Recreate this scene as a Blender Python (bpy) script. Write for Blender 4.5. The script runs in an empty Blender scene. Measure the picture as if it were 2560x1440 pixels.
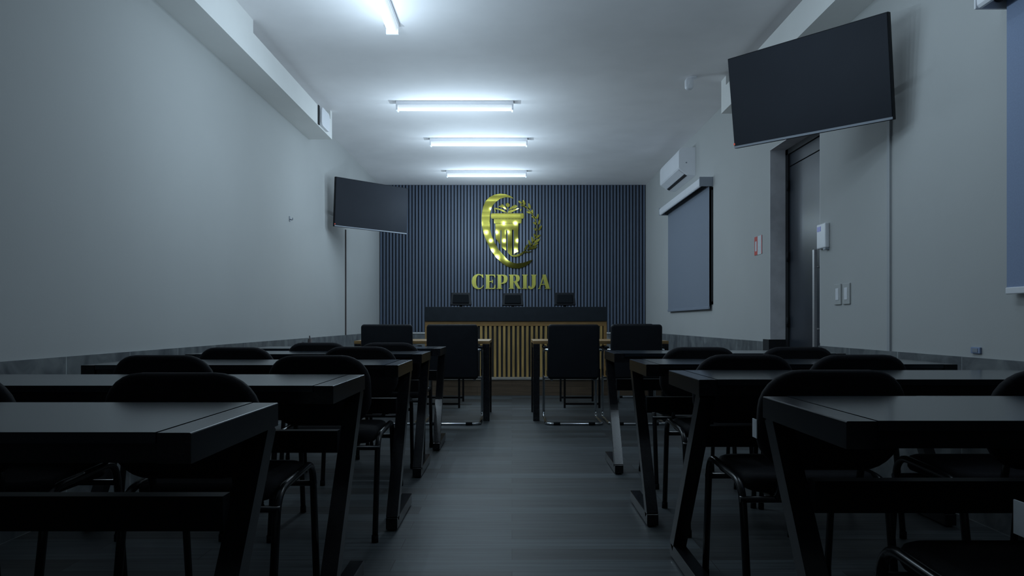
import bpy, bmesh, math, random
from mathutils import Vector, Matrix
from mathutils.geometry import tessellate_polygon
random.seed(7)
S = bpy.context.scene
COL = S.collection
PI = math.pi

# ------------------------------------------------------------ camera
EYE = 0.944
FPX = 1850.0
cam_d = bpy.data.cameras.new('camera')
cam_d.sensor_width = 36.0
cam_d.lens = FPX / 2560.0 * 36.0
cam_d.shift_y = 85.0 / 2560.0
cam_d.clip_start = 0.02
cam = bpy.data.objects.new('camera', cam_d)
cam.location = (0, 0, EYE)
cam.rotation_euler = (PI / 2, 0, 0)
COL.objects.link(cam)
S.camera = cam
# ------------------------------------------------------------ world, exposure
W = bpy.data.worlds.new('world')
S.world = W
W.use_nodes = True
W.node_tree.nodes['Background'].inputs[0].default_value = (0.5, 0.6, 0.75, 1)
W.node_tree.nodes['Background'].inputs[1].default_value = 0.02
S.view_settings.view_transform = 'Standard'
S.view_settings.look = 'None'
S.view_settings.gamma = 1.0
S.view_settings.exposure = 0.0
S.view_settings.use_curve_mapping = False
LAMP_COL = (0.745, 0.96, 1.13)     # cool white tubes
ROOM_W = 3.6                      # per lamp, light into the room
HALO_W = 1.1                     # per lamp, close to the ceiling: the halo round each tube

NEAR_Y, NEAR_L, NEAR_K = 4.95, 1.25, 1.0

# ------------------------------------------------------------ materials
def mat(name, col, rough=0.5, metal=0.0, spec=0.5, noise=0.0, nscale=20.0, bump=0.0, bscale=200.0, emit=None, stretch=None):
    m = bpy.data.materials.new(name)
    m.use_nodes = True
    nt = m.node_tree
    b = nt.nodes['Principled BSDF']
    b.inputs['Base Color'].default_value = (*col, 1)
    b.inputs['Roughness'].default_value = rough
    b.inputs['Metallic'].default_value = metal
    b.inputs['Specular IOR Level'].default_value = spec
    if emit:
        b.inputs['Emission Color'].default_value = (*emit[:3], 1)
        b.inputs['Emission Strength'].default_value = emit[3]
    if noise > 0 or bump > 0:
        tc = nt.nodes.new('ShaderNodeTexCoord')
        mp = nt.nodes.new('ShaderNodeMapping')
        if stretch:
            mp.inputs['Scale'].default_value = stretch
        nt.links.new(tc.outputs['Object'], mp.inputs['Vector'])
    if noise > 0:
        n = nt.nodes.new('ShaderNodeTexNoise')
        n.inputs['Scale'].default_value = nscale
        n.inputs['Detail'].default_value = 4
        nt.links.new(mp.outputs['Vector'], n.inputs['Vector'])
        r = nt.nodes.new('ShaderNodeValToRGB')
        r.color_ramp.elements[0].position = 0.3
        r.color_ramp.elements[1].position = 0.7
        r.color_ramp.elements[0].color = (*[c * (1 - noise) for c in col], 1)
        r.color_ramp.elements[1].color = (*[min(1, c * (1 + noise)) for c in col], 1)
        nt.links.new(n.outputs['Fac'], r.inputs['Fac'])
        nt.links.new(r.outputs['Color'], b.inputs['Base Color'])
    if bump > 0:
        n2 = nt.nodes.new('ShaderNodeTexNoise')
        n2.inputs['Scale'].default_value = bscale
        nt.links.new(mp.outputs['Vector'], n2.inputs['Vector'])
        bp = nt.nodes.new('ShaderNodeBump')
        bp.inputs['Strength'].default_value = bump
        bp.inputs['Distance'].default_value = 0.002
        nt.links.new(n2.outputs['Fac'], bp.inputs['Height'])
        nt.links.new(bp.outputs['Normal'], b.inputs['Normal'])
    return m

def plank_mat(name, c1, c2, mortar, w, h, rough, axes='XY', grain=0.35):
    """long boards: brick pattern, per-board tone, streaks along the board"""
    m = bpy.data.materials.new(name)
    m.use_nodes = True
    nt = m.node_tree
    b = nt.nodes['Principled BSDF']
    b.inputs['Roughness'].default_value = rough
    tc = nt.nodes.new('ShaderNodeTexCoord')
    sx = nt.nodes.new('ShaderNodeSeparateXYZ')
    cx = nt.nodes.new('ShaderNodeCombineXYZ')
    nt.links.new(tc.outputs['Object'], sx.inputs[0])
    nt.links.new(sx.outputs[axes[0]], cx.inputs[0])
    nt.links.new(sx.outputs[axes[1]], cx.inputs[1])
    br = nt.nodes.new('ShaderNodeTexBrick')
    br.offset = 0.37
    br.inputs['Scale'].default_value = 1.0
    br.inputs['Brick Width'].default_value = w
    br.inputs['Row Height'].default_value = h
    br.inputs['Mortar Size'].default_value = 0.0018
    br.inputs['Mortar Smooth'].default_value = 0.3
    br.inputs['Color1'].default_value = (*c1, 1)
    br.inputs['Color2'].default_value = (*c2, 1)
    br.inputs['Mortar'].default_value = (*mortar, 1)
    nt.links.new(cx.outputs[0], br.inputs['Vector'])
    mp = nt.nodes.new('ShaderNodeMapping')
    mp.inputs['Scale'].default_value = (1.3, 26, 1)
    nt.links.new(cx.outputs[0], mp.inputs['Vector'])
    n = nt.nodes.new('ShaderNodeTexNoise')
    n.inputs['Scale'].default_value = 1.6
    n.inputs['Detail'].default_value = 6
    nt.links.new(mp.outputs[0], n.inputs['Vector'])
    r = nt.nodes.new('ShaderNodeValToRGB')
    r.color_ramp.elements[0].position = 0.3
    r.color_ramp.elements[1].position = 0.72
    g = 1 - grain
    r.color_ramp.elements[0].color = (g, g, g, 1)
    r.color_ramp.elements[1].color = (1, 1, 1, 1)
    nt.links.new(n.outputs['Fac'], r.inputs['Fac'])
    mx = nt.nodes.new('ShaderNodeMixRGB')
    mx.blend_type = 'MULTIPLY'
    mx.inputs['Fac'].default_value = 1.0
    nt.links.new(br.outputs['Color'], mx.inputs[1])
    nt.links.new(r.outputs['Color'], mx.inputs[2])
    nt.links.new(mx.outputs[0], b.inputs['Base Color'])
    return m

def tile_mat(name, axes):
    m = plank_mat(name, (0.21, 0.225, 0.235), (0.165, 0.18, 0.19), (0.42, 0.45, 0.46), 0.6, 3.0, 0.35, axes, 0.0)
    nt = m.node_tree
    b = nt.nodes['Principled BSDF']
    br = [n for n in nt.nodes if n.type == 'TEX_BRICK'][0]
    br.offset = 0.0
    br.inputs['Mortar Size'].default_value = 0.004
    tc = [n for n in nt.nodes if n.type == 'TEX_COORD'][0]
    n = nt.nodes.new('ShaderNodeTexNoise')
    n.inputs['Scale'].default_value = 5.5
    n.inputs['Detail'].default_value = 8
    n.inputs['Distortion'].default_value = 1.2
    nt.links.new(tc.outputs['Object'], n.inputs['Vector'])
    r = nt.nodes.new('ShaderNodeValToRGB')
    r.color_ramp.elements[0].position = 0.3
    r.color_ramp.elements[1].position = 0.75
    r.color_ramp.elements[0].color = (0.45, 0.46, 0.5, 1)
    r.color_ramp.elements[1].color = (1.35, 1.35, 1.3, 1)
    nt.links.new(n.outputs['Fac'], r.inputs['Fac'])
    mx = nt.nodes.new('ShaderNodeMixRGB')
    mx.blend_type = 'MULTIPLY'
    mx.inputs['Fac'].default_value = 1.0
    nt.links.new(br.outputs['Color'], mx.inputs[1])
    nt.links.new(r.outputs['Color'], mx.inputs[2])
    nt.links.new(mx.outputs[0], b.inputs['Base Color'])
    return m

M_WALL = mat('wall_paint', (0.50, 0.51, 0.505), 0.75, noise=0.02, nscale=1.5, bump=0.12, bscale=90)
M_CEIL = mat('ceiling_paint', (0.95, 0.93, 0.94), 0.8, noise=0.035, nscale=2.2, bump=0.15, bscale=60)
M_BEAM = mat('beam_paint', (0.88, 0.88, 0.86), 0.7, noise=0.02, nscale=3)
M_FLOOR = plank_mat('floor_boards', (0.108, 0.128, 0.138), (0.050, 0.052, 0.052), (0.03, 0.03, 0.03), 1.25, 0.14, 0.5, 'XY', 0.5)
M_FLOOR.node_tree.nodes['Principled BSDF'].inputs['Specular IOR Level'].default_value = 0.22
M_STAGE = plank_mat('platform_boards', (0.16, 0.11, 0.07), (0.11, 0.078, 0.05), (0.04, 0.03, 0.02), 1.2, 0.12, 0.5, 'XZ', 0.45)
M_NOSE = mat('nosing_metal', (0.32, 0.30, 0.27), 0.4, 0.3, noise=0.1, nscale=8)
M_TILE_X = tile_mat('dado_tile_side', 'YZ')
M_TILE_Y = tile_mat('dado_tile_end', 'XZ')
M_SLAT = mat('slat_blue_grey', (0.10, 0.128, 0.185), 0.45, noise=0.08, nscale=4, stretch=(6, 6, 0.4))
M_FELT = mat('slat_felt', (0.012, 0.015, 0.022), 0.9, noise=0.2, nscale=60)
M_GOLD = mat('polished_gold', (0.50, 0.455, 0.085), 0.055, 1.0, noise=0.04, nscale=6)
M_GOLD2 = mat('brushed_gold', (0.40, 0.375, 0.085), 0.32, 0.9, noise=0.05, nscale=9)
M_BENCH = mat('bench_dark_laminate', (0.013, 0.018, 0.024), 0.5, spec=0.25, noise=0.15, nscale=12)
M_WOOD = mat('oak_frame', (0.30, 0.17, 0.055), 0.45, noise=0.2, nscale=7, stretch=(1, 6, 6))
M_SLATW = mat('oak_slats', (0.40, 0.26, 0.085), 0.45, noise=0.35, nscale=9, stretch=(4, 4, 0.3))
M_TABLEW = mat('table_oak', (0.32, 0.195, 0.075), 0.45, noise=0.15, nscale=5, stretch=(1, 8, 8))
M_BLACK = mat('black_powder_coat', (0.012, 0.013, 0.016), 0.20, noise=0.1, nscale=40, bump=0.05, bscale=300)
M_RAIL = mat('black_rail', (0.008, 0.010, 0.013), 0.55, spec=0.2, noise=0.1, nscale=40)
M_DESK = mat('black_desk_laminate', (0.010, 0.016, 0.023), 0.17, spec=0.8, noise=0.1, nscale=30)
M_FABRIC = mat('black_fabric', (0.010, 0.010, 0.013), 0.85, spec=0.25, noise=0.25, nscale=150, bump=0.35, bscale=420)
M_LEATHER = mat('black_leatherette', (0.008, 0.010, 0.014), 0.55, spec=0.22, noise=0.1, nscale=30, bump=0.1, bscale=200)
M_TUBE = mat('black_tube', (0.010, 0.011, 0.013), 0.25, noise=0.08, nscale=30)
M_RUBBER = mat('black_rubber', (0.006, 0.008, 0.010), 0.8, spec=0.1, noise=0.1, nscale=50)
M_CHROME = mat('chrome', (0.62, 0.64, 0.66), 0.14, 1.0, noise=0.03, nscale=10)
M_STEEL = mat('brushed_steel', (0.66, 0.65, 0.66), 0.38, 0.75, noise=0.05, nscale=20, stretch=(1, 1, 12))
M_WHITEP = mat('white_plastic', (0.88, 0.89, 0.93), 0.35, noise=0.02, nscale=8)
M_GREYP = mat('grey_plastic', (0.30, 0.33, 0.38), 0.4, noise=0.04, nscale=12)
M_DARK = mat('dark_gap', (0.010, 0.011, 0.014), 0.7, noise=0.1, nscale=20)
M_SCREEN = mat('tv_screen', (0.030, 0.034, 0.043), 0.55, spec=0.08, noise=0.06, nscale=3)
M_BEZEL = mat('tv_bezel', (0.008, 0.010, 0.013), 0.5, spec=0.15, noise=0.1, nscale=20)
M_LED = mat('red_led', (0.6, 0.08, 0.05), 0.4, noise=0.02, emit=(0.9, 0.12, 0.06, 0.25))
M_DOOR = mat('dark_door', (0.035, 0.042, 0.055), 0.28, noise=0.25, nscale=2.5)
M_REVEAL = mat('reveal_plaster', (0.80, 0.79, 0.82), 0.7, noise=0.12, nscale=7)
M_BLIND = mat('blind_fabric', (0.24, 0.275, 0.34), 0.85, noise=0.04, nscale=120, bump=0.15, bscale=500)
M_BLIND2 = mat('blind_fabric_blue', (0.27, 0.34, 0.50), 0.85, noise=0.04, nscale=120, bump=0.15, bscale=500)
M_RED = mat('sign_red', (0.62, 0.06, 0.04), 0.5, noise=0.03, nscale=20)
M_LCD = mat('keypad_lcd', (0.05, 0.06, 0.35), 0.3, noise=0.03, emit=(0.07, 0.08, 0.38, 0.18))
M_TUBEL = mat('lamp_diffuser', (0.7, 0.72, 0.74), 0.5, noise=0.01, emit=(0.86, 0.94, 1.0, 0.42))
M_GLASS = mat('window_dark_glass', (0.02, 0.025, 0.03), 0.08, noise=0.02)
M_TAG = mat('paper_tag', (0.72, 0.76, 0.80), 0.7, noise=0.04, nscale=40)
M_CABLE = mat('grey_raceway', (0.42, 0.44, 0.46), 0.6, noise=0.03, nscale=10)
M_CABLED = mat('dark_cable', (0.06, 0.045, 0.045), 0.6, noise=0.1, nscale=10)

# ------------------------------------------------------------ mesh helpers
def box(bm, x0, x1, y0, y1, z0, z1, bev=0.0, seg=2):
    r = bmesh.ops.create_cube(bm, size=1.0)
    vs = r['verts']
    for v in vs:
        v.co = Vector((x0 + (v.co.x + .5) * (x1 - x0), y0 + (v.co.y + .5) * (y1 - y0), z0 + (v.co.z + .5) * (z1 - z0)))
    if bev > 0:
        es = list({e for v in vs for e in v.link_edges})
        bmesh.ops.bevel(bm, geom=es, offset=bev, segments=seg, profile=0.5, affect='EDGES')
    return bm

def bx(*a, **k):
    return box(bmesh.new(), *a, **k)

def fillet(pts, rad, n=6):
    """round the inner corners of a polyline"""
    P = [Vector(p) for p in pts]
    out = [P[0]]
    for i in range(1, len(P) - 1):
        a, b, c = P[i - 1], P[i], P[i + 1]
        d1, d2 = (a - b), (c - b)
        l = min(rad, d1.length * .49, d2.length * .49)
        p1, p2 = b + d1.normalized() * l, b + d2.normalized() * l
        for k in range(n + 1):
            t = k / n
            out.append(p1 * (1 - t) ** 2 + b * 2 * t * (1 - t) + p2 * t * t)
    out.append(P[-1])
    return out

def tube(bm, pts, r, seg=10, sx=1.0):
    P = [Vector(p) for p in pts]
    n = len(P)
    T = []
    for i in range(n):
        a = P[max(0, i - 1)]
        b = P[min(n - 1, i + 1)]
        T.append((b - a).normalized())
    up = Vector((1, 0, 0)) if abs(T[0].x) < .9 else Vector((0, 1, 0))
    N = (up - T[0] * up.dot(T[0])).normalized()
    rings = []
    for i in range(n):
        N = (N - T[i] * N.dot(T[i])).normalized()
        B = T[i].cross(N)
        rings.append([bm.verts.new(P[i] + (N * math.cos(2 * PI * k / seg) * sx + B * math.sin(2 * PI * k / seg)) * r) for k in range(seg)])
    for i in range(n - 1):
        for k in range(seg):
            f = bm.faces.new((rings[i][k], rings[i][(k + 1) % seg], rings[i + 1][(k + 1) % seg], rings[i + 1][k]))
            f.smooth = True
    bm.faces.new(list(reversed(rings[0])))
    bm.faces.new(rings[-1])
    return bm

def sqtube(bm, a, b, w, side=Vector((1, 0, 0))):
    """square bar from a to b"""
    a, b = Vector(a), Vector(b)
    t = (b - a).normalized()
    n = side.normalized()
    m = t.cross(n).normalized()
    vs = []
    for p in (a, b):
        for sx, sy in ((-1, -1), (1, -1), (1, 1), (-1, 1)):
            vs.append(bm.verts.new(p + n * sx * w / 2 + m * sy * w / 2))
    for f in ((0, 1, 2, 3), (7, 6, 5, 4), (0, 4, 5, 1), (1, 5, 6, 2), (2, 6, 7, 3), (3, 7, 4, 0)):
        bm.faces.new([vs[i] for i in f])
    return bm

def prism(bm, poly, fn, depth):
    """extrude a 2-D polygon; fn(u, v, d) -> point, d in 0..depth"""
    n = len(poly)
    tri = tessellate_polygon([[Vector((p[0], p[1], 0)) for p in poly]])
    A = [bm.verts.new(fn(p[0], p[1], 0)) for p in poly]
    B = [bm.verts.new(fn(p[0], p[1], depth)) for p in poly]
    for t in tri:
        try:
            bm.faces.new([A[i] for i in t])
            bm.faces.new([B[i] for i in reversed(t)])
        except ValueError:
            pass
    for i in range(n):
        j = (i + 1) % n
        bm.faces.new((A[i], A[j], B[j], B[i]))
    return bm

def rrect(w, h, r, n=7):
    pts = []
    for cx, cy, a0 in ((w / 2 - r, h / 2 - r, 0), (-w / 2 + r, h / 2 - r, 90), (-w / 2 + r, -h / 2 + r, 180), (w / 2 - r, -h / 2 + r, 270)):
        for k in range(n + 1):
            a = math.radians(a0 + 90 * k / n)
            pts.append((cx + r * math.cos(a), cy + r * math.sin(a)))
    return pts

def pad(bm, w, h, r, t, fn, soft=0.018, crown=0.0):
    """cushion: rounded rectangle w x h, thickness t; fn(u, v, d) -> point"""
    layers = []
    prof = [(-t / 2, .55 * 2), (-t / 2, 1.0), (-t / 2 + .25 * soft, .35), (-t / 2 + soft * .8, 0.0)]
    prof = [(d, k * soft) for d, k in prof]
    prof += [(-d, k) for d, k in reversed(prof)]
    for d, ins in prof:
        layers.append([bm.verts.new(fn(u, v, d)) for u, v in rrect(w - 2 * ins, h - 2 * ins, max(.004, r - ins))])
    n = len(layers[0])
    for a, b in zip(layers, layers[1:]):
        for k in range(n):
            f = bm.faces.new((a[k], a[(k + 1) % n], b[(k + 1) % n], b[k]))
            f.smooth = True
    for ring, sgn in ((layers[0], -1), (layers[-1], 1)):
        d = sgn * (t / 2 + crown)
        rings = [ring]
        for s in (.75, .5, .25):
            dd = sgn * (t / 2 + crown * (1 - s * s))
            rings.append([bm.verts.new(fn(u * s, v * s, dd)) for u, v in rrect(w - 2 * prof[0][1], h - 2 * prof[0][1], max(.004, r - prof[0][1]))])
        for a, b in zip(rings, rings[1:]):
            for k in range(n):
                f = bm.faces.new((a[k], a[(k + 1) % n], b[(k + 1) % n], b[k]))
                f.smooth = True
        f = bm.faces.new(rings[-1])
        f.smooth = True
    return bm

def obj(name, bm, m, parent=None):
    bmesh.ops.recalc_face_normals(bm, faces=bm.faces[:])
    me = bpy.data.meshes.new(name)
    bm.to_mesh(me)
    bm.free()
    me.materials.append(m)
    o = bpy.data.objects.new(name, me)
    COL.objects.link(o)
    if parent:
        o.parent = parent
    return o

def tag(o, label, cat, group=None):
    o['label'] = label
    o['category'] = cat
    if group:
        o['group'] = group
    return o

def thing(name, label, cat, loc=(0, 0, 0), rz=0.0, group=None):
    o = bpy.data.objects.new(name, None)
    o.empty_display_size = 0.1
    COL.objects.link(o)
    o.location = loc
    o.rotation_euler = (0, 0, rz)
    return tag(o, label, cat, group)

def struct(name, bm, m):
    o = obj(name, bm, m)
    o['kind'] = 'structure'
    return o

def dup(root, loc, rz, label, group=None):
    r = root.copy()
    COL.objects.link(r)
    r.location = loc
    r.rotation_euler = (0, 0, rz)
    r['label'] = label
    if group:
        r['group'] = group
    for ch in list(root.children):
        c = ch.copy()
        COL.objects.link(c)
        c.parent = r
        for g in list(ch.children):
            d = g.copy()
            COL.objects.link(d)
            d.parent = c
    return r

# ------------------------------------------------------------ room shell
XL, XR, YN, YB, ZC = -2.18, 2.20, -2.2, 12.2, 3.20
DADO = 0.775
struct('floor', bx(XL - .2, XR + .3, YN - .2, YB + .2, -0.1, 0), M_FLOOR)
struct('ceiling', bx(XL - .2, XR + .3, YN - .2, YB + .2, ZC, ZC + .1), M_CEIL)
struct('wall_left', bx(XL - .2, XL, YN, YB, 0, ZC), M_WALL)
struct('wall_back', bx(XL - .2, XR + .3, YB, YB + .2, 0, ZC), M_WALL)
struct('wall_front', bx(XL - .2, XR + .3, YN - .2, YN, 0, ZC), M_WALL)
D0, D1, DZ, DR = 5.286, 6.31, 2.41, 0.13        # door opening in the right wall
bm = bx(XR, XR + .3, YN, D0, 0, ZC)
box(bm, XR, XR + .3, D1, YB, 0, ZC)
box(bm, XR, XR + .3, D0, D1, DZ, ZC)
struct('wall_right', bm, M_WALL)
struct('baseboard_left', bx(XL, XL + .012, YN, YB, 0, DADO), M_TILE_X)
bm = bx(XR - .012, XR, YN, D0 - .0, 0, DADO)
box(bm, XR - .012, XR, D1 + .14, YB, 0, DADO)
struct('baseboard_right', bm, M_TILE_X)
struct('baseboard_back', bx(XL + .012, XR - .012, YB - .012, YB, 0.226, .755), M_TILE_Y)
struct('trim_1', bx(XL + .012, XR - .012, YB - .025, YB, .755, .775), M_BEAM)

# slatted acoustic panel on the end wall
t = thing('slat_panel', 'blue-grey vertical slat panel covering the end wall behind the gold emblem', 'wall panel', (0, YB, 0))
obj('backing', bx(XL + .002, XR - .002, -.012, 0, .776, ZC - .001), M_FELT, t)
bm = bmesh.new()
NS = 82
pitch = (XR - XL - .004) / NS
for i in range(NS):
    x = XL + .002 + pitch * (i + .5)
    box(bm, x - pitch * .31, x + pitch * .31, -.034, -.012, .777, ZC - .002)
obj('slats', bm, M_SLAT, t)
SLATY = YB - .034

# ceiling beams: trunking boxes hung along both walls, a gap under the ceiling
BZ, BT = 2.905, 3.105
bm = bx(XL, -1.934, 5.53, 7.95, BZ, BT)
box(bm, XL, -1.934, YN, 5.53, BZ, ZC)
box(bm, XL, -1.934, 7.88, 7.95, BT, ZC)
struct('trim_2', bm, M_BEAM)
bm = bx(1.96, XR, YN, 6.93, BZ - .01, BT + .01)
box(bm, 1.96, XR, 6.78, 6.93, BT + .01, ZC)
struct('trim_3', bm, M_BEAM)

# ------------------------------------------------------------ ceiling lamps
def ceiling_light(x, y, axis, label, L=1.2, k_w=1.0):
    rz = 0 if axis == 'x' else PI / 2
    t = thing('ceiling_light', label, 'ceiling light', (x, y, ZC), rz, 'tube lights on the ceiling')
    obj('housing', bx(-L / 2, L / 2, -.05, .05, -.045, 0, bev=.006), M_WHITEP, t)
    bm = bmesh.new()
    poly = [(.045 * math.cos(a), -.045 - .045 * math.sin(a)) for a in [PI * k / 12 for k in range(13)]]
    prism(bm, poly, lambda u, v, d: Vector((-L / 2 + .02 + d, u, v)), L - .04)
    obj('diffuser', bm, M_TUBEL, t)
    for s in (-1, 1):
        x0, x1 = (L / 2 - .02, L / 2) if s > 0 else (-L / 2, -L / 2 + .02)
        obj('end_cap', bx(x0, x1, -.048, .048, -.093, -.045, bev=.004), M_WHITEP, t)
    n = max(5, round(L / .3))
    for k in range(n):
        px = -L / 2 + L * (k + .5) / n
        for kind, w, z in (('POINT', ROOM_W, -.80), ('POINT', HALO_W, -.23)):  # unseen zero-size lights added in mid-air below the tube, spreading its light
            ld = bpy.data.lights.new('fill_point', kind)
            ld.energy = w * k_w
            ld.color = LAMP_COL
            ld.shadow_soft_size = 0.0
            lo = bpy.data.objects.new('fill_point', ld)
            COL.objects.link(lo)
            lo.parent = t
            lo.location = (px, 0, z)
    return t
ceiling_light(-.585, 7.59, 'x', 'tube light across the ceiling, second from the viewer and largest one whole')
ceiling_light(-.41, 9.11, 'x', 'tube light across the ceiling, middle one of the three crosswise tubes')
ceiling_light(-.38, 11.05, 'x', 'tube light across the ceiling closest to the slatted end wall')
ceiling_light(-.90, NEAR_Y, 'y', 'tube light at the top edge of the photo running lengthwise', NEAR_L, NEAR_K)

ceiling_light(1.15, 3.5, 'y', 'tube light above the nearest right desks, just beyond the top photo edge', 1.25, .52)

# ------------------------------------------------------------ desks
DL, DD, DH = 1.43, 0.485, 0.75
def make_desk(label):
    t = thing('classroom_desk', label, 'desk', (0, 0, 0), 0, 'black desks in rows')
    h = DD / 2
    obj('desktop', bx(-DL / 2 + .063, DL / 2 - .063, -h, h, DH - .02, DH), M_DESK, t)
    for s in (-1, 1):
        x = s * (DL / 2 - .03)
        bm = bx(x - .03, x + .03, -h, h, DH - .056, DH - .001)
        xo = x + s * .03                 # only the outer top edge is eased
        es = [e for e in bm.edges if all(abs(v.co.x - xo) < 1e-5 and abs(v.co.z - DH + .001) < 1e-5 for v in e.verts)]
        bmesh.ops.bevel(bm, geom=es, offset=.0025, segments=2, profile=.5, affect='EDGES')
        sqtube(bm, (x, h - .026, DH - .05), (x, -h + .027, .05), .052)
        box(bm, x - .026, x + .026, -h, h, .008, .06, bev=.002, seg=1)
        l = obj('leg', bm, M_BLACK, t)
        for yy in (-h + .03, h - .03):
            b2 = bmesh.new()
            tube(b2, [(x, yy, 0), (x, yy, .0085)], .018, 12)
            obj('foot_pad', b2, M_RUBBER, l)
    for yy in (-h + .03, h - .03):
        obj('rail', bx(-DL / 2 + .058, DL / 2 - .058, yy - .02, yy + .02, DH - .056, DH - .0205), M_BLACK, t)
    # modesty rail fixed to the slanting legs
    obj('stretcher', bx(-DL / 2 + .055, DL / 2 - .055, h - .026 - .155 - .02, h - .026 - .155 + .02, .495, .57), M_RAIL, t)
    return t
XLD, XRD = -.53 - DL / 2 - .005, .632 + DL / 2
desk = make_desk('black desk at the lower left, nearest to the viewer left of the aisle')
desk.location = (XLD - .03, 1.313 + DD / 2 - .01, 0)
desks = [
    (XLD - .01, 2.234 + .265, 0, 'second black desk from the viewer left of the aisle'),
    (XLD + .022, 3.335 + DD / 2, 0, 'third black desk from the viewer left of the aisle'),
    (XLD - .01, 4.47 + DD / 2, 0, 'fourth black desk from the viewer left of the aisle'),
    (XLD + .01, 5.41 + DD / 2, 0, 'farthest black desk left of the aisle, in front of the left wood-topped table'),
    (XRD + .025, 1.454 + DD / 2, 0, 'black desk at the lower right, nearest to the viewer right of the aisle'),
    (XRD + .0, 2.50 + DD / 2, PI, 'second black desk from the viewer right of the aisle, legs slanting the other way'),
    (XRD - .015, 3.40 + DD / 2, 0, 'third black desk from the viewer right of the aisle'),
    (XRD + .0, 4.57 + DD / 2, 0, 'farthest black desk right of the aisle, in front of the right wood-topped table'),
]
for x, y, rz, lb in desks:
    dup(desk, (x, y, 0), rz, lb)

# ------------------------------------------------------------ student chairs
def make_chair(label):
    t = thing('visitor_chair', label, 'chair', (0, 0, 0), 0, 'padded chairs behind the desks')
    for s in (-1, 1):
        x = s * .225
        bm = bmesh.new()
        pts = fillet([(x, -.255, .012), (x, -.185, .445), (x, .195, .462), (x, .25, .012)], .075, 7)
        tube(bm, pts, .0125, 10)
        f = obj('leg_frame', bm, M_TUBE, t)
        for yy in (-.255, .25):
            b2 = bmesh.new()
            tube(b2, [(x, yy, 0), (x, yy, .03)], .0145, 10)
            obj('foot_cap', b2, M_RUBBER, f)
    for yy, z in ((-.195, .395), (.205, .385)):
        bm = bmesh.new()
        tube(bm, [(-.236, yy, z), (.236, yy, z)], .0105, 8)
        obj('crossbar', bm, M_TUBE, t)
    bm = bmesh.new()
    pad(bm, .41, .42, .075, .058, lambda u, v, d: Vector((u, v + .01, .440 + d - .10 * max(0, v - .13) ** 2 * 8)), .02, .008)
    obj('seat', bm, M_FABRIC, t)
    def bk(u, v, d):
        y = -.285 - (v + .15) * .19 + .22 * u * u * 1.6
        return Vector((u, y - d, .655 + v))
    bm = bmesh.new()
    pad(bm, .43, .30, .115, .05, bk, .02, .006)
    obj('backrest', bm, M_FABRIC, t)
    for s in (-1, 1):
        bm = bmesh.new()
        tube(bm, fillet([(s * .12, -.10, .396), (s * .12, -.215, .396), (s * .12, -.262, .62)], .05, 6), .011, 8)
        obj('back_support', bm, M_TUBE, t)
    return t
# the tilt of each chair back is carried by back(): root y = back-top distance + 0.345
BO = .345
chair = make_chair('padded black chair at the second left desk, the one nearer the aisle')
chair.location = (-.915, 2.02 + BO, 0)
chairs = [
    (-1.60, 2.03 + BO, .0, 'padded black chair cut by the left photo edge, at the second left desk', False),
    (-1.475, 3.10 + BO, .0, 'padded black chair at the third left desk, the wall-side one', False),
    (-.812, 3.08 + BO, .0, 'padded black chair at the third left desk, the aisle-side one', False),
    (-1.525, 4.06 + BO, .0, 'padded black chair at the fourth left desk, the wall-side one', False),
    (-.868, 4.18 + BO, .0, 'padded black chair at the fourth left desk, the aisle-side one', False),
    (-1.315, 4.99 + BO, .0, 'padded black chair at the farthest left desk, the wall-side one', False),
    (-.835, 4.99 + BO, .0, 'padded black chair at the farthest left desk, the aisle-side one', False),
    (.940, 2.14 + BO, .0, 'padded black chair at the second right desk, the aisle-side one with a white tag', True),
    (1.62, 2.14 + BO, .0, 'padded black chair at the right photo edge, at the second right desk by the wall', False),
    (1.0, 3.16 + BO, .0, 'padded black chair at the third right desk, the aisle-side one', False),
    (1.482, 3.14 + BO, .0, 'padded black chair at the third right desk, the wall-side one', False),
    (1.042, 4.09 + BO, .0, 'padded black chair at the farthest right desk, the aisle-side one', False),
    (1.598, 4.12 + BO, .0, 'padded black chair at the farthest right desk, the wall-side one', False),
    (1.035, 1.42, .0, 'padded black chair in the lower right corner, nearest to the viewer', True),
]
for x, y, rz, lb, tg in chairs:
    c = dup(chair, (x, y, 0), rz, lb)
    if tg:
        y0 = -.252 if y < 2 else -.30
        bmt = bx(-.218, -.2155, y0, y0 + .038, .60, .655)
        o = obj('tag', bmt, M_TAG, c)
        o['label'] = 'small white tag'

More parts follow.
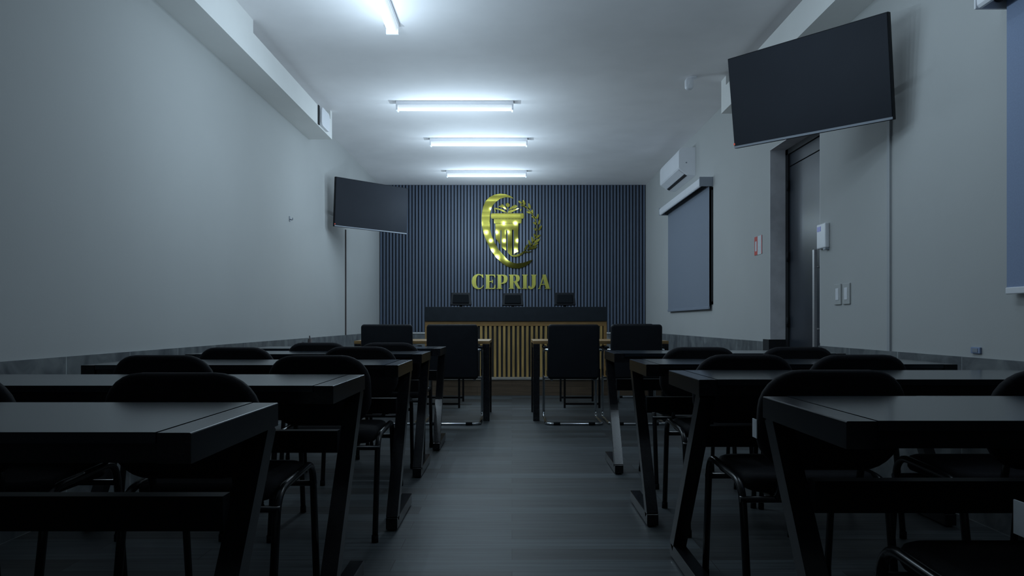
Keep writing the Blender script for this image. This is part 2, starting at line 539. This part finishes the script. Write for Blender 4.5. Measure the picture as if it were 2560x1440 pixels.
# ------------------------------------------------------------ armchairs and wood tables before the platform
def make_armchair(label, name='armchair'):
    t = thing(name, label, 'chair', (0, 0, 0), 0, 'cantilever armchairs round the wood tables')
    hw = .257
    P = [(.19, -.27, .685), (hw, -.27, .685), (hw, .18, .68), (hw, .19, .0135), (hw, -.36, .0135),
         (-hw, -.36, .0135), (-hw, .19, .0135), (-hw, .18, .68), (-hw, -.27, .685), (-.19, -.27, .685)]
    bm = bmesh.new()
    tube(bm, fillet(P, .065, 7), .0125, 10)
    obj('frame', bm, M_CHROME, t)
    for s in (-1, 1):
        obj('armrest', bx(s * hw - .02, s * hw + .02, -.17, .12, .692, .715, bev=.006), M_LEATHER, t)
        b2 = bmesh.new()
        tube(b2, [(s * .13, -.36, .0145), (s * .19, -.36, .0145)], .0145, 10)
        obj('glide', b2, M_RUBBER, t)
    bm = bmesh.new()
    tube(bm, [(-hw, .12, .40), (hw, .12, .40)], .010, 8)
    tube(bm, [(-.2, .12, .40), (-.2, -.24, .405)], .010, 8)
    tube(bm, [(.2, .12, .40), (.2, -.24, .405)], .010, 8)
    obj('seat_frame', bm, M_CHROME, t)
    bm = bmesh.new()
    pad(bm, .46, .46, .04, .065, lambda u, v, d: Vector((u, v - .03, .445 + d)), .016, .006)
    obj('seat', bm, M_LEATHER, t)
    bm = bmesh.new()
    pad(bm, .475, .50, .03, .055, lambda u, v, d: Vector((u * (1 + .03 * (-v)), -.272 - (v) * .06 - d + .12 * u * u, .672 + v)), .016, .004)
    obj('backrest', bm, M_LEATHER, t)
    return t
arm = make_armchair('black armchair left of the bench slats, the inner one at the left wood table')
arm.location = (-.552, 7.12, 0)
for x, y, rz, lb in (
    (-1.157, 7.12, 0, 'black armchair nearest the left wall at the left wood-topped table'),
    (.570, 7.12, 0, 'black armchair right of the bench slats, the inner one at the right wood table'),
    (1.150, 7.12, 0, 'black armchair nearest the right wall at the right wood-topped table'),
    (1.50, 8.82, PI, 'chrome-legged armchair across the right wood table, facing the viewer'),
):
    dup(arm, (x, y, 0), rz, lb)

def make_wood_table(x, label):
    t = thing('wood_topped_table', label, 'table', (x, 7.04 + .38, 0), 0, 'wood tables before the platform')
    obj('tabletop', bx(-.645, .645, -.38, .38, .735, .765, bev=.004), M_TABLEW, t)
    for sx in (-1, 1):
        for sy in (-1, 1):
            obj('leg', bx(sx * .614 - .03, sx * .614 + .03, sy * .348 - .03, sy * .348 + .03, 0, .735, bev=.003), M_BLACK, t)
        obj('apron', bx(sx * .614 - .02, sx * .614 + .02, -.318, .318, .685, .7345), M_BLACK, t)
    return t
make_wood_table(-.858, 'table with light wooden top and black legs left of the aisle')
make_wood_table(.846, 'table with light wooden top and black legs right of the aisle')

def make_sled_chair(x, label):
    t = thing('sled_chair', label, 'chair', (x, 8.46, 0), PI, 'black framed chairs behind the wood tables')
    for yy in (-.34, .34):
        bm = bmesh.new()
        for s in (-1, 1):
            box(bm, s * .19 - .011, s * .19 + .011, yy - .011, yy + .011, 0, .43)
        box(bm, -.179, .179, yy - .011, yy + .011, .035, .057)
        obj('leg_frame', bm, M_TUBE, t)
    obj('seat_rail', bx(-.20, -.18, -.32, .32, .40, .43), M_TUBE, t)
    obj('seat_rail', bx(.18, .20, -.32, .32, .40, .43), M_TUBE, t)
    bm = bmesh.new()
    pad(bm, .39, .5, .05, .06, lambda u, v, d: Vector((u, v + .05, .462 + d)), .016, .006)
    obj('seat', bm, M_LEATHER, t)
    bm = bmesh.new()
    pad(bm, .39, .40, .05, .05, lambda u, v, d: Vector((u, -.30 - v * .12 - d, .68 + v)), .016, .004)
    obj('backrest', bm, M_LEATHER, t)
    for s in (-1, 1):
        bm = bmesh.new()
        tube(bm, [(s * .17, -.325, .42), (s * .17, -.335, .82)], .010, 8)
        obj('back_post', bm, M_TUBE, t)
make_sled_chair(-.77, 'chair on black square legs behind the left wood-topped table')
make_sled_chair(.768, 'chair on black square legs behind the right wood-topped table')

# ------------------------------------------------------------ platform, bench, monitors
t = thing('platform', 'low brown boarded platform under the slatted bench', 'platform', (0, 0, 0))
obj('deck', bx(XL + .013, XR - .013, 9.50, YB - .013, 0, .20), M_STAGE, t)
obj('nosing', bx(XL + .013, XR - .013, 9.485, YB - .013, .20, .226, bev=.004), M_NOSE, t)
t = thing('judges_bench', 'long bench with dark top band and oak slats on the platform', 'bench', (.05, 9.66, .226))
hw = 1.187
obj('top_band', bx(-hw, hw, -.02, .02, .728, .916, bev=.003), M_BENCH, t)
obj('worktop', bx(-hw, hw, .02, .60, .86, .90, bev=.003), M_BENCH, t)
obj('wood_frame', box(box(bx(-hw, hw, 0, .03, .668, .728), -hw, -hw + .042, 0, .03, 0, .668), hw - .042, hw, 0, .03, 0, .668), M_WOOD, t)
obj('backing', bx(-hw + .042, hw - .042, .022, .03, .0, .668), M_DARK, t)
bm = bmesh.new()
n = 38
p = (2 * hw - .084) / n
for i in range(n):
    x = -hw + .042 + p * (i + .5)
    box(bm, x - p * .27, x + p * .27, .003, .022, 0, .668, bev=.002, seg=1)
obj('slats', bm, M_SLATW, t)
for s in (-1, 1):
    x0, x1 = (hw - .03, hw) if s > 0 else (-hw, -hw + .03)
    obj('side_panel', bx(x0, x1, .03, .60, 0, .86), M_BENCH, t)

def make_monitor(x, z, rz, label):
    t = thing('monitor', label, 'monitor', (x, 9.92, .226 + .90), rz, 'small monitors on the bench')
    b2 = bmesh.new()
    tube(b2, [(0, .02, 0), (0, .02, .012)], .07, 20)
    obj('base', b2, M_BEZEL, t)
    obj('neck', bx(-.022, .022, .0, .03, .01, .09 + z, bev=.004), M_BEZEL, t)
    ang = math.radians(-24)
    def sl(u, v, d):
        # panel leaning away from the viewer at the top
        k = 1 - .06 * (v / .09)
        return Vector((u * k, .015 + d * math.cos(ang) + v * math.sin(-ang), .125 + z + v * math.cos(ang) + d * math.sin(ang)))
    bm = bmesh.new()
    pad(bm, .272, .185, .012, .026, sl, .006, 0)
    obj('case', bm, M_BEZEL, t)
    bm = bmesh.new()
    pad(bm, .21, .13, .01, .022, lambda u, v, d: sl(u, v - .005, d - .016), .008, 0)
    obj('rear_cover', bm, M_RUBBER, t)
    bm = bmesh.new()
    prism(bm, rrect(.25, .16, .006, 3), lambda u, v, d: sl(u, v, .0135 + d), .002)
    obj('screen', bm, M_SCREEN, t)
make_monitor(-.685, 0, .04, 'small black monitor at the left end of the bench, seen from behind')
make_monitor(.01, -.006, 0, 'small black monitor in the middle of the bench, below the gold lettering')
make_monitor(.708, 0, -.05, 'small black monitor at the right end of the bench, seen from behind')

# ------------------------------------------------------------ gold emblem and lettering
LD = SLATY - .022
def wallpt(px, py, d):
    return Vector(((px - 1280) * LD / FPX, LD + d, EYE + (805 - py) * LD / FPX))
def em(u, v, d):
    return wallpt(1190 + u / 7.022, 475 + v / 7.022, d)
def smooth(pts, n=4):
    """closed Catmull-Rom"""
    out = []
    N = len(pts)
    for i in range(N):
        p0, p1, p2, p3 = pts[i - 1], pts[i], pts[(i + 1) % N], pts[(i + 2) % N]
        for k in range(n):
            s = k / n
            out.append(tuple(.5 * (2 * p1[j] + (p2[j] - p0[j]) * s + (2 * p0[j] - 5 * p1[j] + 4 * p2[j] - p3[j]) * s * s + (3 * p1[j] - p0[j] - 3 * p2[j] + p3[j]) * s ** 3) for j in (0, 1)))
    return out
t = thing('wall_emblem', 'gold emblem of a column within a crescent and laurel on the slats', 'emblem')
TH = .02
bm = bmesh.new()
outer = [(662, 150), (600, 102), (520, 74), (420, 64), (320, 84), (230, 130), (165, 200), (125, 300), (103, 420), (98, 520), (105, 640), (140, 780), (190, 910), (260, 1050), (340, 1170), (440, 1270), (540, 1338), (650, 1374), (760, 1376), (860, 1340), (940, 1290), (998, 1222)]
inner = [(930, 1242), (830, 1276), (720, 1290), (640, 1274), (560, 1232), (470, 1130), (400, 1050), (330, 930), (275, 800), (248, 690), (240, 560), (245, 430), (262, 330), (300, 260), (360, 200), (430, 150), (520, 127), (600, 133)]
prism(bm, outer + inner, em, TH)
obj('crescent', bm, M_GOLD, t)
bm = bmesh.new()
for pl in (
    [(275, 410), (830, 410), (842, 435), (842, 480), (830, 502), (275, 502), (262, 480), (262, 432)],
    [(312, 508), (800, 508), (795, 585), (318, 585)],
    [(340, 590), (745, 590), (745, 700), (740, 700), (740, 1085), (665, 1120), (665, 715), (640, 690), (632, 715), (632, 1140), (555, 1095), (555, 715), (540, 690), (528, 715), (528, 1065), (447, 1005), (447, 715), (435, 700), (428, 715), (428, 965), (345, 850)],
):
    prism(bm, pl, em, TH)
prism(bm, [(560, 1100), (632, 1142), (700, 1140), (790, 1105), (850, 1062), (900, 1080), (1000, 1072), (930, 1098), (860, 1100), (800, 1140), (740, 1168), (668, 1178), (610, 1152)], em, TH)
obj('column', bm, M_GOLD, t)
bm = bmesh.new()
for pl in (
    [(550, 402), (480, 350), (400, 322), (315, 308), (340, 335), (420, 355), (480, 385)],
    [(545, 352), (520, 300), (480, 262), (435, 240), (450, 262), (380, 290), (470, 310), (515, 335)],
    [(555, 222), (590, 250), (590, 285), (560, 303), (528, 285), (522, 248)],
    [(570, 350), (600, 310), (650, 275), (690, 258), (735, 285), (690, 318), (630, 330)],
    [(552, 402), (570, 365), (640, 345), (720, 325), (765, 322), (690, 360), (610, 402)],
    [(315, 308), (335, 330), (352, 390), (335, 380)],
    [(778, 325), (800, 330), (790, 375), (776, 375)],
):
    prism(bm, pl, em, TH)
obj('palmette', bm, M_GOLD, t)
bm = bmesh.new()
def leaf(cx, cy, ang, l, w):
    a = math.radians(ang)
    pts = []
    for k in range(14):
        q = 2 * PI * k / 14
        x, y = math.cos(q) * l / 2, math.sin(q) * w / 2 * (1 - .25 * math.cos(q))
        pts.append((cx + x * math.cos(a) - y * math.sin(a), cy + x * math.sin(a) + y * math.cos(a)))
    prism(bm, pts, em, TH)
# (centre u, v, direction of the tip in image degrees, length, width)
for L in (
    (775, 215, 215, 75, 34), (840, 220, 255, 92, 44), (937, 280, 255, 100, 42), (812, 272, 190, 80, 28), (872, 300, 200, 80, 30),
    (925, 392, 195, 85, 34), (985, 385, 275, 85, 40), (1015, 478, 200, 90, 36), (1080, 462, 285, 90, 34), (1035, 585, 205, 80, 36),
    (1112, 560, 285, 95, 34), (1040, 690, 215, 75, 34), (1128, 665, 300, 100, 36), (1030, 800, 245, 80, 34), (1085, 815, 330, 115, 42),
    (990, 870, 255, 110, 42), (1075, 890, 325, 125, 44), (940, 930, 250, 110, 42), (1040, 960, 330, 120, 40), (880, 1005, 300, 120, 40), (1000, 1015, 345, 160, 50)):
    leaf(*L)
stem = [(800, 268), (890, 318), (975, 400), (1030, 490), (1062, 590), (1072, 690), (1060, 790), (1020, 890), (960, 980), (900, 1060)]
for a, b in zip(stem, stem[1:]):
    dx, dy = b[0] - a[0], b[1] - a[1]
    l = math.hypot(dx, dy)
    nx, ny = -dy / l * 6, dx / l * 6
    prism(bm, [(a[0] + nx, a[1] + ny), (b[0] + nx, b[1] + ny), (b[0] - nx, b[1] - ny), (a[0] - nx, a[1] - ny)], em, TH * .8)
obj('laurel_branch', bm, M_GOLD, t)

def lt(u, v, d):
    return wallpt(1170 + u / 11.636, 675 + v / 11.636, d)
t = thing('wall_lettering', 'row of seven gold serif capitals on the slats below the emblem', 'lettering')
LET = [
    [[(445, 225), (425, 225), (390, 170), (330, 145), (280, 160), (245, 220), (232, 340), (245, 440), (285, 510), (340, 525), (400, 500), (440, 440), (455, 450), (420, 515), (360, 550), (290, 560), (200, 530), (140, 470), (110, 390), (108, 310), (130, 220), (190, 150), (270, 118), (340, 118), (400, 140), (425, 125), (440, 130)]],
    [[(500, 135), (790, 135), (795, 220), (775, 220), (750, 160), (625, 160), (625, 322), (690, 322), (705, 285), (722, 285), (722, 385), (705, 385), (690, 348), (625, 348), (625, 522), (745, 522), (780, 430), (800, 430), (795, 548), (500, 548), (500, 530), (525, 522), (525, 160), (500, 152)]],
    [[(835, 135), (965, 135), (965, 522), (1000, 532), (1000, 548), (835, 548), (835, 532), (865, 522), (865, 160), (835, 152)],
     [(965, 135), (1050, 135), (1115, 155), (1145, 205), (1150, 270), (1130, 340), (1080, 385), (1010, 400), (965, 400), (965, 375), (1000, 372), (1030, 340), (1045, 270), (1040, 200), (1010, 165), (965, 160)]],
    [[(1190, 135), (1320, 135), (1320, 522), (1350, 532), (1350, 548), (1185, 548), (1185, 532), (1215, 522), (1215, 160), (1190, 152)],
     [(1320, 135), (1420, 135), (1480, 160), (1505, 220), (1500, 280), (1470, 330), (1400, 352), (1320, 355), (1320, 332), (1370, 328), (1395, 290), (1398, 220), (1380, 170), (1320, 160)],
     [(1340, 355), (1425, 346), (1520, 522), (1545, 535), (1545, 548), (1450, 548)]],
    [[(1575, 135), (1735, 135), (1735, 152), (1708, 162), (1708, 522), (1735, 532), (1735, 548), (1575, 548), (1575, 532), (1605, 522), (1605, 162), (1575, 152)]],
    [[(1835, 135), (1995, 135), (1995, 152), (1970, 162), (1970, 420), (1940, 500), (1880, 550), (1810, 560), (1755, 525), (1750, 480), (1780, 455), (1815, 470), (1830, 510), (1850, 500), (1862, 420), (1862, 162), (1835, 152)]],
    [[(2035, 548), (2035, 535), (2065, 525), (2170, 190), (2190, 250), (2095, 525), (2115, 535), (2115, 548)],
     [(2165, 135), (2262, 130), (2375, 525), (2400, 535), (2400, 548), (2240, 548), (2240, 535), (2265, 525), (2170, 195)],
     [(2140, 405), (2232, 405), (2240, 430), (2132, 430)]],
]
for L in LET:
    bm = bmesh.new()
    for pl in L:
        prism(bm, pl, lt, .02)
    obj('letter', bm, M_GOLD2, t)

# ------------------------------------------------------------ televisions
def make_tv(loc, yaw, tilt, roll, h, wallx, label):
    w = h * 16 / 9
    t = thing('television', label, 'television', loc, 0, 'wall televisions')
    t.rotation_euler = (Matrix.Rotation(yaw, 3, 'Z') @ Matrix.Rotation(tilt, 3, 'X') @ Matrix.Rotation(roll, 3, 'Y')).to_euler()
    obj('case', bx(-w / 2, w / 2, .004, .035, -h / 2, h / 2, bev=.003), M_BEZEL, t)
    obj('rear_housing', bx(-w * .33, w * .33, .034, .07, -h * .42, h * .12, bev=.01), M_BEZEL, t)
    obj('screen', bx(-w / 2 + .006, w / 2 - .006, 0, .005, -h / 2 + .016, h / 2 - .006), M_SCREEN, t)
    obj('bottom_strip', bx(-w / 2 + .003, w / 2 - .003, -.001, .005, -h / 2 + .002, -h / 2 + .015), M_GREYP, t)
    obj('standby_light', bx(-w / 2 + .001, -w / 2 + .010, -.003, .004, -h / 2 + .022, -h / 2 + .034), M_LED, t)
    bpy.context.view_layer.update()
    inv = t.matrix_basis.inverted()
    # hinged wall arm
    L = Vector(loc)
    back = t.matrix_basis @ Vector((0, .07, -.08))
    s = 1 if wallx > 0 else -1
    elbow = Vector((wallx - s * .13, back.y + .16, back.z))
    wallp = Vector((wallx - s * .03, back.y + .02, back.z))
    bm = bmesh.new()
    sqtube(bm, inv @ back, inv @ elbow, .04, Vector((0, 0, 1)))
    sqtube(bm, inv @ elbow, inv @ wallp, .04, Vector((0, 0, 1)))
    obj('wall_arm', bm, M_BLACK, t)
    return t
make_tv((1.735, 4.406, 2.345), -.901, .168, .025, .57, XR, 'large black television tilted out from the right wall by the door')
make_tv((-1.693, 9.002, 2.348), .762, .044, .011, .58, XL, 'black television angled out from the left wall beside the slat panel')

# ------------------------------------------------------------ door in the right wall
bm = bx(XR + DR, XR + DR + .06, D1 - .06, D1, 0, DZ)
box(bm, XR + DR, XR + DR + .06, D0, D0 + .05, 0, DZ)
box(bm, XR + DR, XR + DR + .06, D0, D1, DZ - .05, DZ)
d = struct('door_1', bm, M_DARK)
lf = obj('door_leaf', box(bx(XR + DR + .015, XR + DR + .055, D0 + .052, D1 - .062, .006, DZ - .16), XR + DR + .015, XR + DR + .055, D0 + .052, D1 - .062, DZ - .15, DZ - .052), M_DOOR, d)
bm = bmesh.new()
hx, hy = XR + DR - .045, D0 + .30
box(bm, hx - .012, hx + .012, hy - .016, hy + .016, .72, 1.49, bev=.003)
hd = obj('door_handle', bm, M_STEEL, d)
bm = bmesh.new()
for z in (.89, 1.36):
    tube(bm, [(hx, hy, z), (XR + DR + .016, hy, z)], .008, 8)
obj('handle_post', bm, M_STEEL, hd)
for z in (.9, 1.45, 2.05):
    b2 = bmesh.new()
    tube(b2, [(XR + DR - .004, D1 - .066, z), (XR + DR - .004, D1 - .066, z + .09)], .010, 8)
    obj('hinge', b2, M_DARK, d)
bm = bx(XR, XR + DR, D1 - .004, D1, DADO + .02, DZ)
box(bm, XR, XR + DR, D0, D0 + .004, DADO + .02, DZ)
box(bm, XR, XR + DR, D0, D1, DZ - .004, DZ)
obj('reveal', bm, M_REVEAL, d)
bm = bx(XR - .013, XR + DR, D1 - .008, D1, 0, DADO + .02)
box(bm, XR - .013, XR, D1, D1 + .14, 0, DADO + .02)
obj('plinth', bm, M_DARK, d)

# ------------------------------------------------------------ blinds
def make_blind(y0, y1, z0, z1, depth, fab, cass_h, label, cap):
    t = thing('roller_blind', label, 'blind', (XR, (y0 + y1) / 2, z0), 0, 'roller blinds on the right wall')
    L = (y1 - y0) / 2
    H = z1 - z0
    c = obj('cassette', bmesh.new(), M_WHITEP, t)
    bm = bmesh.new()
    r = .03
    poly = [(0, H - .0), (-depth + r, H), (-depth + .008, H - .01), (-depth, H - r), (-depth + .004, H - cass_h + .012), (-depth + .012, H - cass_h), (-depth + .026, H - cass_h), (-depth + .026, H - .03), (0, H - .03)]
    prism(bm, poly, lambda u, v, d: Vector((u, -L + d, v)), 2 * L)
    bmesh.ops.recalc_face_normals(bm, faces=bm.faces[:])
    bm.to_mesh(c.data)
    bm.free()
    for s in (-1, 1):
        ya, yb = (L, L + .012) if s > 0 else (-L - .012, -L)
        obj('end_cap', bx(-depth - .002, -.0, ya, yb, H - cass_h - .002, H + .002, bev=.003), cap, t)
    b2 = bmesh.new()
    tube(b2, [(-.055, -L + .005, H - .06), (-.055, L - .005, H - .06)], .026, 14)
    obj('roller', b2, M_DARK, t)
    obj('fabric', bx(-.034, -.031, -L + .03, L - .03, .03, H - .06), fab, t)
    obj('bottom_bar', bx(-.041, -.024, -L + .03, L - .03, 0, .03, bev=.004), M_WHITEP if fab is M_BLIND2 else fab, t)
    return t
make_blind(8.10, 10.30, 1.085, 2.53, .15, M_BLIND, .10, 'grey roller blind below the air conditioner on the right wall', M_GREYP)
make_blind(1.25, 3.27, 1.065, 2.44, .15, M_BLIND2, .11, 'blue-grey roller blind cut by the right photo edge', M_WHITEP)
for k, (y0, y1, z0, z1) in enumerate(((8.09, 10.2, 1.14, 2.42), (1.2, 3.12, 1.12, 2.32))):
    w = struct('window_%d' % (k + 1), bx(XR - .006, XR, y0 + .02, y1 - .02, z0, z1), M_GLASS)
    bm = bx(XR - .012, XR, y0, y0 + .03, z0, z1)
    box(bm, XR - .012, XR, y1 - .03, y1, z0, z1)
    box(bm, XR - .012, XR, y0, y1, z1 - .03, z1)
    box(bm, XR - .012, XR, y0, y1, z0, z0 + .03)
    obj('window_frame', bm, M_DARK, w)

# ------------------------------------------------------------ air conditioner
t = thing('air_conditioner', 'white split air conditioner on the right wall above the grey blind', 'air conditioner', (XR, 9.435, 2.70))
bm = bmesh.new()
prof = [(0, .34), (-.14, .34), (-.175, .33), (-.195, .30), (-.2, .27), (-.2, .10), (-.192, .085), (-.10, .018), (-.085, .012), (0, 0)]
prism(bm, prof, lambda u, v, d: Vector((u, -.565 + d, v)), 1.13)
obj('body', bm, M_WHITEP, t)
bm = bmesh.new()
prism(bm, [(-.115, .027), (-.098, .015), (-.086, .0105), (-.09, .008), (-.118, .022)], lambda u, v, d: Vector((u, -.50 + d, v)), 1.0)
obj('outlet', bm, M_DARK, t)
bm = bmesh.new()
prism(bm, [(-.197, .083), (-.199, .078), (-.125, .026), (-.122, .031)], lambda u, v, d: Vector((u, -.50 + d, v)), 1.0)
obj('louver', bm, M_WHITEP, t)
b2 = bmesh.new()
tube(b2, [(-.11, -.567, .155), (-.11, -.564, .155)], .009, 10)
obj('screw_cover', b2, M_GREYP, t)

# ------------------------------------------------------------ small wall fittings
t = thing('motion_sensor', 'small white sensor hanging from the ceiling left of the large television', 'sensor', (1.64, 6.82, ZC))
b2 = bmesh.new(); tube(b2, [(.03, 0, -.012), (.03, 0, 0)], .035, 16); obj('mount', b2, M_WHITEP, t)
bm = bmesh.new()
pad(bm, .075, .11, .03, .06, lambda u, v, d: Vector((u - .01, d - .01, -.065 + v)), .016, .008)
obj('sensor_head', bm, M_WHITEP, t)

t = thing('alarm_keypad', 'white alarm keypad with a blue display beside the door handle', 'keypad', (XR, 5.20, 1.46))
obj('body', bx(-.03, 0, -.075, .075, .0, .175, bev=.008), M_WHITEP, t)
obj('display', bx(-.0315, -.0295, .0, .062, .122, .156), M_LCD, t)
obj('hook', bx(-.028, 0, -.07, -.03, -.012, 0), M_GREYP, t)

t = thing('exit_sign', 'small red and white sign on the right wall before the door recess', 'sign', (XR, 6.60, 1.545))
obj('plate', bx(-.004, 0, -.10, .10, 0, .165), M_TAG, t)
bm = bx(-.0055, -.004, .02, .10, .125, .165)
box(bm, -.0055, -.004, .02, .10, 0, .035)
box(bm, -.0055, -.004, .088, .10, .035, .125)
box(bm, -.0055, -.004, .02, .04, .035, .125)
box(bm, -.0055, -.004, -.10, -.085, .0, .165)
obj('red_marking', bm, M_RED, t)

for y, lb in ((4.985, 'white light switch plate right of the door, the one nearer the door'), (4.855, 'white light switch plate right of the door, the one farther from the door')):
    t = thing('light_switch', lb, 'light switch', (XR, y, 1.06), 0, 'switch plates beside the door')
    obj('plate', bx(-.010, 0, -.05, .05, 0, .14, bev=.004), M_WALL, t)
    obj('rocker', bx(-.013, -.009, -.022, .022, .03, .11, bev=.002), M_WHITEP, t)

tag(obj('cable_raceway', bx(XR - .012, XR, 4.29, 4.32, DADO, 2.20), M_CABLE), 'thin grey vertical cable cover below the large television', 'cable cover')
tag(obj('cable_raceway', bx(XL, XL + .012, 9.66, 9.69, DADO, 2.15), M_CABLED), 'thin dark vertical cable cover below the left television', 'cable cover')

t = thing('wall_hook', 'tiny grey hook high on the bare left wall', 'hook', (XL, 7.25, 1.93))
obj('plate', bx(0, .006, -.014, .014, 0, .05), M_GREYP, t)
b2 = bmesh.new(); tube(b2, fillet([(.005, 0, .02), (.03, 0, .012), (.032, 0, .035)], .01, 4), .005, 8); obj('peg', b2, M_GREYP, t)

t = thing('beam_box', 'white rounded box at the far end of the left ceiling beam', 'box', (-1.934, 7.58, 2.915))
bm = bmesh.new()
pad(bm, .32, .19, .05, .03, lambda u, v, d: Vector((.016 + d, u, .10 + v)), .008, .003)
obj('cover', bm, M_WHITEP, t)
obj('side_groove', bx(0, .010, -.215, -.17, .0, .19), M_DARK, t)

t = thing('wall_socket', 'small bluish wall socket low on the right wall near the blue blind', 'socket', (XR, 3.50, .795))
obj('plate', bx(-.01, 0, -.035, .035, 0, .03, bev=.002), M_BLIND2, t)
obj('insert', bx(-.012, -.009, -.02, .02, .006, .024), M_GREYP, t)

# cables standing up along the left dado behind the farthest left desk
for (px, y0, zt, r, lean, lb) in (
    (-2.09, 7.30, .745, .010, .03, 'thin dark cable sticking up by the left dado, leftmost of three'),
    (-2.09, 7.62, .77, .022, .01, 'thick dark conduit end standing by the left dado, middle of three'),
    (-2.07, 7.75, .80, .007, -.05, 'thin dark cable leaning above the left dado, rightmost of three')):
    bm = bmesh.new()
    tube(bm, fillet([(px + .12, y0, .008 + r), (px, y0, .01 + r), (px, y0, .40), (px + lean, y0, zt)], .08, 6), r, 8)
    tag(obj('cable', bm, M_CABLED), lb, 'cable', 'cables by the left dado')
